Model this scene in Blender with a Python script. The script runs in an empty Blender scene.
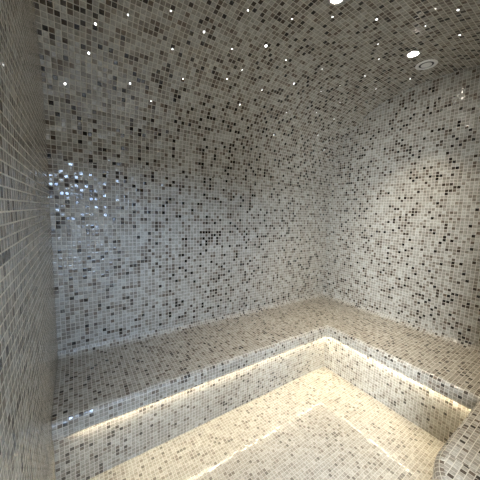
import bpy, bmesh, math, random
from mathutils import Vector, Matrix
random.seed(7)
C = bpy.context.scene.collection
PI = math.pi
# ---------------------------------------------------------------- room measures (metres)
XL, XR, YB = -0.134, 2.666, 2.016          # left wall, right wall, back wall (front wall at y = 0)
SPRING, RISE, SQ = 1.80, 0.91, 2.3         # basket-arch vault (squared half-ellipse)
YC, YA = YB / 2, YB / 2
DX0, DX1, DZ = -0.125, 1.0, 2.05           # doorway in the front wall
PITCH = 0.0285                             # mosaic pitch

# ---------------------------------------------------------------- materials
def nodes(name):
    m = bpy.data.materials.new(name); m.use_nodes = True
    nt = m.node_tree; nt.nodes.clear()
    out = nt.nodes.new('ShaderNodeOutputMaterial')
    return m, nt, out

def simple(name, col, rough=0.5, metal=0.0):
    m, nt, out = nodes(name)
    b = nt.nodes.new('ShaderNodeBsdfPrincipled')
    b.inputs['Base Color'].default_value = (*col, 1)
    b.inputs['Roughness'].default_value = rough
    b.inputs['Metallic'].default_value = metal
    n = nt.nodes.new('ShaderNodeTexNoise'); n.inputs['Scale'].default_value = 60
    mr = nt.nodes.new('ShaderNodeMapRange')
    mr.inputs[3].default_value = rough * 0.85; mr.inputs[4].default_value = min(1, rough * 1.15)
    nt.links.new(n.outputs[0], mr.inputs[0]); nt.links.new(mr.outputs[0], b.inputs['Roughness'])
    nt.links.new(b.outputs[0], out.inputs[0])
    return m

def glow(name, col, strength):
    m, nt, out = nodes(name)
    e = nt.nodes.new('ShaderNodeEmission')
    e.inputs[0].default_value = (*col, 1); e.inputs[1].default_value = strength
    nt.links.new(e.outputs[0], out.inputs[0])
    return m

def mosaic(name, seed, tilt=0.06, few=1.0, pitch=PITCH, pale=0.0, rough=(.05, .20)):
    m, nt, out = nodes(name)
    N, L = nt.nodes.new, nt.links.new
    def math_(op, a, b=None):
        n = N('ShaderNodeMath'); n.operation = op
        for i, v in enumerate((a, b)):
            if v is None: continue
            if isinstance(v, (int, float)): n.inputs[i].default_value = v
            else: L(v, n.inputs[i])
        return n.outputs[0]
    uv = N('ShaderNodeUVMap'); uv.uv_map = 'UVMap'
    mp = N('ShaderNodeMapping'); mp.vector_type = 'POINT'
    mp.inputs['Scale'].default_value = (1 / pitch, 1 / pitch, 1)
    mp.inputs['Location'].default_value = (seed * 37.0, seed * 91.0, 0)
    L(uv.outputs[0], mp.inputs[0])
    fl = N('ShaderNodeVectorMath'); fl.operation = 'FLOOR'; L(mp.outputs[0], fl.inputs[0])
    fr = N('ShaderNodeVectorMath'); fr.operation = 'FRACTION'; L(mp.outputs[0], fr.inputs[0])
    wn = N('ShaderNodeTexWhiteNoise'); wn.noise_dimensions = '2D'; L(fl.outputs[0], wn.inputs['Vector'])
    off = N('ShaderNodeVectorMath'); off.operation = 'ADD'; L(fl.outputs[0], off.inputs[0])
    off.inputs[1].default_value = (113.5, 57.25, 0)
    wn2 = N('ShaderNodeTexWhiteNoise'); wn2.noise_dimensions = '2D'; L(off.outputs[0], wn2.inputs['Vector'])
    # tile colours
    cr = N('ShaderNodeValToRGB'); cr.color_ramp.interpolation = 'CONSTANT'
    stops = [(0, (.016, .011, .008)), (.05 * few, (.050, .036, .026)), (.095 * few, (.13, .10, .075)), (.16 * few, (.21, .182, .148)),
             (.30 * few, (.295, .272, .23)), (.62, (.35, .332, .288)), (.87, (.42, .402, .355))]
    stops = [(p, tuple(v + pale * (w - v) for v, w in zip(c, (.60, .55, .46)))) for p, c in stops]
    e = cr.color_ramp.elements
    e[0].position, e[0].color = stops[0][0], (*stops[0][1], 1)
    e[1].position, e[1].color = stops[1][0], (*stops[1][1], 1)
    for p, c in stops[2:]:
        k = e.new(p); k.color = (*c, 1)
    L(wn.outputs['Value'], cr.inputs[0])
    # cloudy veins inside the glass
    nz = N('ShaderNodeTexNoise'); nz.inputs['Scale'].default_value = 2.2; nz.inputs['Detail'].default_value = 3
    sc = N('ShaderNodeVectorMath'); sc.operation = 'MULTIPLY_ADD'
    L(wn2.outputs['Color'], sc.inputs[0]); sc.inputs[1].default_value = (40, 40, 40); L(mp.outputs[0], sc.inputs[2])
    L(sc.outputs[0], nz.inputs['Vector'])
    vr = N('ShaderNodeMapRange'); vr.inputs[1].default_value = .3; vr.inputs[2].default_value = .7
    vr.inputs[3].default_value = .72; vr.inputs[4].default_value = 1.22
    L(nz.outputs[0], vr.inputs[0])
    vm = N('ShaderNodeVectorMath'); vm.operation = 'SCALE'; L(cr.outputs[0], vm.inputs[0]); L(vr.outputs[0], vm.inputs['Scale'])
    # grout
    sx = N('ShaderNodeSeparateXYZ'); L(fr.outputs[0], sx.inputs[0])
    def edge(s): return math_('MINIMUM', s, math_('SUBTRACT', 1.0, s))
    ed = math_('MINIMUM', edge(sx.outputs[0]), edge(sx.outputs[1]))
    gm = N('ShaderNodeMapRange'); gm.inputs[1].default_value = .035; gm.inputs[2].default_value = .085; L(ed, gm.inputs[0])
    mix = N('ShaderNodeMix'); mix.data_type = 'RGBA'
    L(gm.outputs[0], mix.inputs[0]); mix.inputs[6].default_value = (.55, .515, .435, 1); L(vm.outputs[0], mix.inputs[7])
    # gloss: each tile its own
    s2 = N('ShaderNodeSeparateXYZ'); L(wn2.outputs['Color'], s2.inputs[0])
    rr = N('ShaderNodeMapRange'); rr.inputs[3].default_value = rough[0]; rr.inputs[4].default_value = rough[1]; L(s2.outputs[2], rr.inputs[0])
    rm = N('ShaderNodeMix'); rm.data_type = 'FLOAT'; L(gm.outputs[0], rm.inputs[0]); rm.inputs[2].default_value = .75; L(rr.outputs[0], rm.inputs[3])
    # each tile set a little askew + rounded rim
    bp = N('ShaderNodeBump'); bp.inputs['Distance'].default_value = 0.0012; bp.inputs['Strength'].default_value = .55
    pl = N('ShaderNodeMapRange'); pl.interpolation_type = 'SMOOTHSTEP'; pl.inputs[1].default_value = .03; pl.inputs[2].default_value = .20; L(ed, pl.inputs[0])
    L(pl.outputs[0], bp.inputs['Height'])
    sub = N('ShaderNodeVectorMath'); sub.operation = 'SUBTRACT'; L(wn2.outputs['Color'], sub.inputs[0]); sub.inputs[1].default_value = (.5, .5, .5)
    tl = N('ShaderNodeVectorMath'); tl.operation = 'SCALE'; L(sub.outputs[0], tl.inputs[0])
    L(math_('MULTIPLY', gm.outputs[0], tilt * 2), tl.inputs['Scale'])
    ad = N('ShaderNodeVectorMath'); ad.operation = 'ADD'; L(bp.outputs[0], ad.inputs[0]); L(tl.outputs[0], ad.inputs[1])
    nm = N('ShaderNodeVectorMath'); nm.operation = 'NORMALIZE'; L(ad.outputs[0], nm.inputs[0])
    b = N('ShaderNodeBsdfPrincipled')
    b.inputs['IOR'].default_value = 1.52
    L(mix.outputs[2], b.inputs['Base Color']); L(rm.outputs[0], b.inputs['Roughness']); L(nm.outputs[0], b.inputs['Normal'])
    L(b.outputs[0], out.inputs[0])
    return m

TILE = {}
for i, (k, tilt, few, pitch, pale, rough) in enumerate((
        ('back', .07, 1.0, .0275, 0, (.04, .18)), ('left', .07, 1.0, PITCH, 0, (.06, .22)), ('right', .05, 1.0, .0265, 0, (.05, .20)),
        ('front', .07, 1.0, PITCH, 0, (.05, .20)), ('vault', .10, 1.3, PITCH, 0, (.05, .20)),
        ('floor', .006, .75, .0205, .33, (.02, .07)), ('seat', .10, .85, .0225, .06, (.05, .18)), ('riser', .07, .75, .0215, .15, (.05, .20)))):
    TILE[k] = mosaic('mosaic_' + k, i + 1, tilt, few, pitch, pale, rough)
WHITE = simple('white_enamel', (.88, .87, .83), .45)
DARK = simple('vent_gap_shade', (.02, .02, .02), .7)  # black stands in for the shade inside the vent opening
STEEL = simple('brushed_steel', (.6, .58, .55), .3, 1.0)
PLASTER = simple('hall_plaster', (.33, .33, .33), .7)
STONE = simple('hall_stone', (.34, .33, .31), .4)
LED = glow('led_warm', (1.0, .88, .64), 46.0)
LENS = glow('lamp_lens', (1.0, .92, .80), 60.0)
STAR = glow('star_point', (.95, .97, 1.0), 4.5)
FILL_SIDE = glow('fill_glow_side', (.83, .91, 1.0), 36.0)  # glow of the added side panel, out of view
FILL_REAR = glow('fill_glow_rear', (.46, .66, 1.0), 24.0)  # glow of the added rear panel, blue for the tile glints

# ---------------------------------------------------------------- mesh helpers
class MB:
    def __init__(self): self.v, self.f, self.uv, self.sm = [], [], [], []
    def face(self, pts, uvs=None, smooth=False):
        b = len(self.v); self.v += [tuple(p) for p in pts]
        self.f.append(tuple(range(b, b + len(pts)))); self.uv.append(uvs or [(p[0], p[1]) for p in pts]); self.sm.append(smooth)
    def box(self, x0, x1, y0, y1, z0, z1):
        for ax, s in ((0, 0), (0, 1), (1, 0), (1, 1), (2, 0), (2, 1)):
            lo, hi = (x0, y0, z0), (x1, y1, z1)
            a, b = [i for i in range(3) if i != ax]
            P = []
            for (i, j) in ((0, 0), (1, 0), (1, 1), (0, 1)):
                p = [0, 0, 0]; p[ax] = (lo, hi)[s][ax]; p[a] = (lo, hi)[i][a]; p[b] = (lo, hi)[j][b]; P.append(tuple(p))
            if (s == 0) != (ax == 1): P.reverse()
            self.face(P, [(p[a], p[b]) for p in P])
    def lathe(self, prof, n=40, M=None, smooth=True):
        M = M or Matrix.Identity(4)
        for (r0, z0), (r1, z1) in zip(prof, prof[1:]):
            for k in range(n):
                a, b = 2 * PI * k / n, 2 * PI * (k + 1) / n
                P = [(r0 * math.cos(a), r0 * math.sin(a), z0), (r0 * math.cos(b), r0 * math.sin(b), z0),
                     (r1 * math.cos(b), r1 * math.sin(b), z1), (r1 * math.cos(a), r1 * math.sin(a), z1)]
                if r0 < 1e-6: P = [P[0], P[2], P[3]]
                elif r1 < 1e-6: P = P[:3]
                self.face([M @ Vector(p) for p in P], smooth=smooth)
    def build(self, name, mat, parent=None, merge=True):
        me = bpy.data.meshes.new(name); me.from_pydata(self.v, [], self.f)
        u = me.uv_layers.new(name='UVMap'); k = 0
        for fc in self.uv:
            for q in fc: u.data[k].uv = q; k += 1
        for p, s in zip(me.polygons, self.sm): p.use_smooth = s
        if merge:
            bm = bmesh.new(); bm.from_mesh(me); bmesh.ops.remove_doubles(bm, verts=bm.verts, dist=1e-5)
            bm.to_mesh(me); bm.free()
        me.materials.append(mat)
        o = bpy.data.objects.new(name, me); C.objects.link(o)
        if parent: o.parent = parent
        return o

def structure(name, mb, mat, thick=0.0):
    o = mb.build(name, mat); o['kind'] = 'structure'
    if thick:
        s = o.modifiers.new('thickness', 'SOLIDIFY'); s.thickness = thick; s.offset = -1; s.use_rim = name != 'ceiling'
    return o

def empty(name, loc, label, cat, group=None):
    o = bpy.data.objects.new(name, None); C.objects.link(o); o.location = loc; o.empty_display_size = .05
    o['label'] = label; o['category'] = cat
    if group: o['group'] = group
    return o

def vault_point(x, deg):
    c, n_ = math.cos(math.radians(deg)), math.sin(math.radians(deg))
    return Vector((x, YC + YA * math.copysign(abs(c) ** (2 / SQ), c), SPRING + RISE * max(n_, 0) ** (2 / SQ)))
def vault_in(deg):                          # unit normal into the room
    d = vault_point(0, deg + .2) - vault_point(0, deg - .2)
    return Vector((0, d.z, -d.y)).normalized() * (-1 if Vector((0, d.z, -d.y)).dot(Vector((0, -math.cos(math.radians(deg)), -1))) < 0 else 1)

# ---------------------------------------------------------------- the room
m = MB(); m.face([(XL, 0, 0), (XR, 0, 0), (XR, YB, 0), (XL, YB, 0)])
structure('floor', m, TILE['floor'], .1)
m = MB(); P = [(XL, YB, 0), (XR, YB, 0), (XR, YB, SPRING), (XL, YB, SPRING)]
m.face(P, [(p[0], p[2]) for p in P]); structure('wall_back', m, TILE['back'], .1)
def gable(x, flip):
    P = [(x, YB, 0), (x, YB, SPRING)]
    P += [tuple(vault_point(x, 180 * k / 48)) for k in range(1, 48)]
    P += [(x, 0, SPRING), (x, 0, 0)]
    if flip: P.reverse()
    mb = MB(); mb.face(P, [(p[1], p[2]) for p in P]); return mb
structure('wall_right', gable(XR, True), TILE['right'], .1)
structure('wall_left', gable(XL, False), TILE['left'], .1)
m = MB(); arc = SPRING; NV = 96
for k in range(NV):
    a, b = vault_point(0, 180 * k / NV), vault_point(0, 180 * (k + 1) / NV)
    l = (b - a).length
    P = [(XL, a.y, a.z), (XR, a.y, a.z), (XR, b.y, b.z), (XL, b.y, b.z)]
    m.face(P, [(XL, arc), (XR, arc), (XR, arc + l), (XL, arc + l)], True); arc += l
structure('ceiling', m, TILE['vault'], .1)
m = MB()
m.box(XL - .1, DX0, -.12, 0, 0, DZ); m.box(DX1, XR + .1, -.12, 0, 0, DZ); m.box(XL - .1, XR + .1, -.12, -.1, DZ, 2.6)
structure('wall_front', m, TILE['front'])
# hall outside the doorway: floor, walls, ceiling, plus two added glowing panels for cool light
HY, HX0, HX1, HZ = -2.4, -1.5, 1.9, 2.6
m = MB(); m.box(HX0, HX1, HY, -.12, -.1, 0); structure('floor_hall', m, STONE)
m = MB(); m.box(HX0, HX1, HY, -.12, HZ, HZ + .1); structure('ceiling_hall', m, PLASTER)
m = MB(); m.box(HX0, XL - .1, -.12, -.02, 0, HZ); structure('wall_hall_near', m, PLASTER)
VY0, VY1, VZ0, VZ1 = -2.2, -.7, .5, 2.2
m = MB()
m.box(HX0 - .1, HX0, HY, VY0, 0, HZ); m.box(HX0 - .1, HX0, VY1, -.12, 0, HZ)
m.box(HX0 - .1, HX0, VY0, VY1, 0, VZ0); m.box(HX0 - .1, HX0, VY0, VY1, VZ1, HZ)
structure('wall_hall_left', m, PLASTER)
m = MB(); m.box(HX1, HX1 + .1, HY, -.12, 0, HZ); structure('wall_hall_right', m, PLASTER)
WX0, WX1, WZ0, WZ1 = -.72, .45, 1.70, 2.48
m = MB()
m.box(HX0, WX0, HY - .12, HY, 0, HZ); m.box(WX1, HX1, HY - .12, HY, 0, HZ)
m.box(WX0, WX1, HY - .12, HY, 0, WZ0); m.box(WX0, WX1, HY - .12, HY, WZ1, HZ)
structure('wall_hall_far', m, PLASTER)
w = bpy.data.objects.new('fill_panel_1', None); C.objects.link(w); w['kind'] = 'structure'  # added glowing panel behind the camera, placed for glints on the back wall
m = MB(); m.face([(WX0, HY - .06, WZ0), (WX1, HY - .06, WZ0), (WX1, HY - .06, WZ1), (WX0, HY - .06, WZ1)][::-1])
o = m.build('fill_pane', FILL_REAR, w); o['kind'] = 'structure'
m = MB()
for x in (WX0, (WX0 + WX1) / 2 - .02, WX1 - .04): m.box(x, x + .04, HY - .08, HY - .03, WZ0, WZ1)
for z in (WZ0, WZ1 - .04): m.box(WX0, WX1, HY - .08, HY - .03, z, z + .04)
o = m.build('fill_frame', WHITE, w); o['kind'] = 'structure'

w = bpy.data.objects.new('fill_panel_2', None); C.objects.link(w); w['kind'] = 'structure'  # added unseen side panel, throws cool light through the doorway into the corner
m = MB(); m.face([(HX0 - .05, VY0, VZ0), (HX0 - .05, VY1, VZ0), (HX0 - .05, VY1, VZ1), (HX0 - .05, VY0, VZ1)])
o = m.build('fill_pane', FILL_SIDE, w); o['kind'] = 'structure'
m = MB()
for y in (VY0, (VY0 + VY1) / 2 - .02, VY1 - .04): m.box(HX0 - .07, HX0 - .02, y, y + .04, VZ0, VZ1)
for z in (VZ0, VZ1 - .04): m.box(HX0 - .07, HX0 - .02, VY0, VY1, z, z + .04)
o = m.build('fill_frame', WHITE, w); o['kind'] = 'structure'

# ---------------------------------------------------------------- U-shaped tiled bench
ZS, ZL, OV, NR, CV = .45, .350, .050, .032, .05
yl, xl, yw = YB - .618, XR - .704, .335       # lip lines
WR, WCX = .30, 1.36                           # rounded free end of the near wing
E_ = .0008
lip = [Vector((XL + E_, yl)), Vector((xl, yl)), Vector((xl, yw))]
arcn = 14
lip += [Vector((WCX - WR * math.sin(t), yw - WR + WR * math.cos(t))) for t in [PI / 2 * k / arcn for k in range(arcn + 1)]]
lip += [Vector((WCX - WR, E_))]
wall = [Vector((XL + E_, YB - E_)), Vector((XR - E_, YB - E_)), Vector((XR - E_, E_))]
wall += [Vector((p.x, E_)) for p in lip[3:]]
n = len(lip)
def seg_n(i):                                  # normal from lip towards the room's free floor
    d = (lip[i + 1] - lip[i]).normalized(); return Vector((d.y, -d.x))
def offset(i, o):                              # lip vertex moved o into the free floor, mitred
    a = seg_n(max(i - 1, 0)); b = seg_n(min(i, n - 2))
    mvec = (a + b).normalized(); return lip[i] + mvec * (o / max(.3, mvec.dot(b)))
def seat_rings():
    prof = [(-OV, ZL + .014, -.02), (-.012, ZL + .014, OV - .02), (-.012, ZL + .002, OV), (-.002, ZL, OV + .008)]; prof.append((0, ZL + .006, OV + .012))
    v = OV + .012 + (ZS - NR - ZL - .006); prof.append((0, ZS - NR, v))
    for k in range(1, 5):
        t = PI / 2 * k / 4
        prof.append((-NR + NR * math.cos(t), ZS - NR + NR * math.sin(t), v + NR * t))
    return prof, v + NR * PI / 2
prof, vt = seat_rings()
rings = []                                     # one ring of (x, y, z, v) per lip vertex
for i in range(n):
    r = []
    for o, z, v in prof:
        q = offset(i, o); q = Vector((q.x, max(q.y, E_))); r.append((q.x, q.y, z, v))
    q0 = Vector(r[-1][:2])
    wq = wall[i]
    d = (wq - q0)
    if i < 3:                                  # depth square to the lip on either side of a mitre
        c = CV
        inset = {0: Vector((0, -1)), 1: Vector((-1, -1)), 2: Vector((-1, 1))}[i]
    else:
        c = max(0.0005, min(CV, .35 * d.length)); inset = Vector((0, 1))
    dep = [.618, .618, .335][min(i, 2)] - NR - c if i < 3 else max(.001, d.length - c)
    base = vt + dep
    for k in range(0, 5):
        t = PI / 2 * k / 4
        e = c * (1 - math.sin(t)); q = wq + inset * e
        r.append((q.x, q.y, ZS + c * (1 - math.cos(t)), base + c * t))
    rings.append(r)
def skin(mb, A, B, tangent, s0, s1, planar_from=None):
    for k in range(len(A) - 1):
        P = [A[k], B[k], B[k + 1], A[k + 1]]
        if (Vector(P[0][:3]) - Vector(P[1][:3])).length < 1e-6 and (Vector(P[2][:3]) - Vector(P[3][:3])).length < 1e-6: continue
        top = k == len(prof) - 1
        U = []
        for j, p in enumerate(P):
            if tangent is not None: U.append((tangent.x * p[0] + tangent.y * p[1], p[3]))
            elif top: U.append((p[0], p[1]))
            else: U.append(((s0, s1, s1, s0)[j], p[3]))
        mb.face([p[:3] for p in P], U, smooth=False)
seat = MB(); s = 0
for i in range(n - 1):
    d = lip[i + 1] - lip[i]; l = d.length
    straight = i < 3
    A, B = [list(q) for q in rings[i]], [list(q) for q in rings[i + 1]]
    if i < 3:                                  # v measured square to this leg
        dep = [.618, .704, .335][i]
        for R_ in (A, B):
            for k in range(len(prof), len(R_)):
                R_[k][3] = vt + (dep - NR - CV) + CV * PI / 2 * (k - len(prof)) / 4
    skin(seat, A, B, d.normalized() if straight else None, s, s + l); s += l
bench = empty('tiled_bench', (xl, yl, 0), 'built-in mosaic-tiled bench running round the back and right walls, lit underneath', 'bench')
def child(mb, name, mat):
    o = mb.build(name, mat); o.parent = bench; o.matrix_parent_inverse = bench.matrix_world.inverted()
    o.location = (-bench.location.x, -bench.location.y, 0); o.matrix_parent_inverse = Matrix.Identity(4)
    return o
so = child(seat, 'seat', TILE['seat']); so['label'] = 'mosaic seat with rounded front lip'
ri = MB(); s = 0
for i in range(n - 1):
    a, b = offset(i, -OV), offset(i + 1, -OV)
    a.y, b.y = max(a.y, E_), max(b.y, E_)
    l = (b - a).length
    if l < 1e-6: continue
    U = [(s, 0), (s + l, 0), (s + l, ZL + .014), (s, ZL + .014)]
    ri.face([(a.x, a.y, .0005), (b.x, b.y, .0005), (b.x, b.y, ZL + .014), (a.x, a.y, ZL + .014)], U, smooth=i >= 3); s += l
ro = child(ri, 'riser', TILE['riser']); ro['label'] = 'pale mosaic upright below the lip'
def strip(x0, x1, y0, y1):
    mb = MB(); mb.box(x0, x1, y0, y1, ZL + .0115, ZL + .0135)
    o = child(mb, 'led_strip', LED); o['label'] = 'glowing warm strip tucked under the lip'
strip(XL + .11, xl + OV - .03, yl + .021, yl + .029)
strip(xl + .021, xl + .029, yw + .01, yl + .008)

# ---------------------------------------------------------------- ceiling fittings
def place(root, x, deg, sink=0.0):
    p, nrm = vault_point(x, deg), vault_in(deg)
    root.location = p - nrm * sink
    root.rotation_euler = (-nrm).to_track_quat('Z', 'Y').to_euler()     # local -Z looks into the room
def downlight(x, deg, label):
    r = empty('ceiling_downlight', (0, 0, 0), label, 'downlight', 'recessed downlights along the vault crown')
    mb = MB(); mb.lathe([(.0325, .002), (.033, -.002), (.036, -.004), (.045, -.004), (.049, -.003), (.049, .004)])
    mb.build('trim_ring', STEEL, r)
    mb = MB(); mb.lathe([(0, -.0075), (.012, -.0068), (.023, -.0045), (.033, -.001)])
    mb.build('lens', LENS, r)
    place(r, x, deg)
    li = bpy.data.lights.new('downlight_beam', 'AREA'); li.energy = SPOT_W; li.color = (1.0, .86, .66)
    li.shape = 'DISK'; li.size = .056; li.spread = math.radians(80)
    lo = bpy.data.objects.new('downlight_beam', li); C.objects.link(lo); lo.parent = r; lo.location = (0, 0, -.009)
SPOT_W = 3.3
downlight(2.145, 91.0, 'glowing round downlight beside the white ceiling vent')
downlight(1.272, 90.0, 'glowing round downlight at the top edge of the photo, away from the vent')

v = empty('ceiling_vent', (0, 0, 0), 'round white air vent in the vault next to the right-hand downlight', 'vent')
mb = MB(); mb.lathe([(.050, .001), (.050, -.003), (.053, -.0055), (.067, -.0055), (.073, -.003), (.074, .003)], 56)
mb.build('rim', WHITE, v)
mb = MB(); mb.lathe([(0, -.0008), (.0505, -.0008)], 56); mb.build('gap_shade', DARK, v)  # flat disc, shade of the vent gap painted black instead of a recess
mb = MB(); mb.lathe([(0, -.0060), (.030, -.0060), (.037, -.0045), (.037, -.0025), (0, -.0025)], 56); mb.build('disc', WHITE, v)
place(v, 2.372, 91.1)

STARS = [(-0.025,25.2,3,84),(0.099,38.2,3,53),(0.130,48.4,3,24),(0.283,55.2,2,15),(0.333,31.8,2,83),(0.477,27.1,1,101),(0.493,62.2,2,11),(0.557,50.0,2,49),(0.670,40.1,1,79),(0.710,60.5,3,32),(0.988,46.5,2,79),(0.928,59.1,2,49),(1.175,37.0,2,104),(1.071,52.7,1,70),(0.891,74.0,2,10),(1.314,47.4,1,90),(1.138,66.0,4,46),(1.634,26.3,1,135),(1.349,64.5,2,60),(1.667,40.7,1,112),(1.162,78.9,2,19),(1.559,56.3,3,83),(2.003,46.4,1,112),(2.200,33.5,1,135),(1.869,58.2,1,91),(1.685,68.2,1,69),(2.395,25.0,1,150),(1.363,86.1,2,17),(2.276,46.4,2,119),(1.991,65.1,1,85),(2.173,56.9,1,102),(2.100,74.9,1,76),(2.368,72.1,2,89),(1.599,91.7,3,19),(1.828,87.6,1,44),(1.998,83.8,1,59),(2.494,84.4,2,79),(1.882,99.2,1,26),(1.836,109.1,3,10),(2.119,105.0,3,35)]
ORD = ['leftmost'] + [w + ' from the left' for w in ('second third fourth fifth sixth seventh eighth ninth tenth eleventh twelfth thirteenth fourteenth fifteenth sixteenth '
       'seventeenth eighteenth nineteenth twentieth').split()]
ORDR = ['rightmost'] + [w + ' from the right' for w in ('second third fourth fifth sixth seventh eighth ninth tenth eleventh twelfth thirteenth fourteenth fifteenth sixteenth '
       'seventeenth eighteenth nineteenth twentieth').split()]
def star_lens(r):
    mb = MB(); mb.lathe([(r, .001), (r, -.0002), (r * .7, -.0003), (0, -.00035)], 12)
    return mb.build('star_light', STAR)
proto = {}
for k, (x, deg, size, py) in enumerate(STARS):
    if size not in proto: o = proto[size] = star_lens({1: .0030, 2: .0040, 3: .0056, 4: .0080}[size])
    else: o = proto[size].copy(); C.objects.link(o)
    place(o, x, deg)
    zone = 'high in' if py < 40 else ('halfway up' if py < 80 else 'low in')
    adj = {1: 'faint pinpoint', 2: 'small white', 3: 'bright white', 4: 'largest white'}[size]
    nth = ORD[k] if k < 20 else ORDR[len(STARS) - 1 - k]
    o['label'] = '%s fibre-optic star light %s the mosaic vault, %s' % (adj, zone, nth)
    o['category'] = 'star light'; o['group'] = 'fibre-optic star lights in the vault'

# ---------------------------------------------------------------- world, camera, view
wd = bpy.data.worlds.new('world'); bpy.context.scene.world = wd; wd.use_nodes = True
wd.node_tree.nodes['Background'].inputs[0].default_value = (.6, .75, 1, 1)
wd.node_tree.nodes['Background'].inputs[1].default_value = .3
yaw, pitch, roll, F = math.radians(33.6019), math.radians(-6.516), math.radians(1.9), 248.14
f = Vector((math.sin(yaw) * math.cos(pitch), math.cos(yaw) * math.cos(pitch), math.sin(pitch)))
r = Vector((math.cos(yaw), -math.sin(yaw), 0)); u = r.cross(f)
r2 = r * math.cos(roll) + u * math.sin(roll); u2 = -r * math.sin(roll) + u * math.cos(roll)
cd = bpy.data.cameras.new('camera'); cam = bpy.data.objects.new('camera', cd); C.objects.link(cam)
cam.matrix_world = Matrix(((r2.x, u2.x, -f.x, 0), (r2.y, u2.y, -f.y, 0), (r2.z, u2.z, -f.z, 1.5), (0, 0, 0, 1)))
cd.sensor_width = 36; cd.lens = F / 480 * 36; cd.clip_start = .01
sc = bpy.context.scene; sc.camera = cam
sc.view_settings.view_transform = 'Standard'; sc.view_settings.look = 'None'
sc.view_settings.gamma = 1; sc.view_settings.use_curve_mapping = False
sc.view_settings.exposure = 0.92
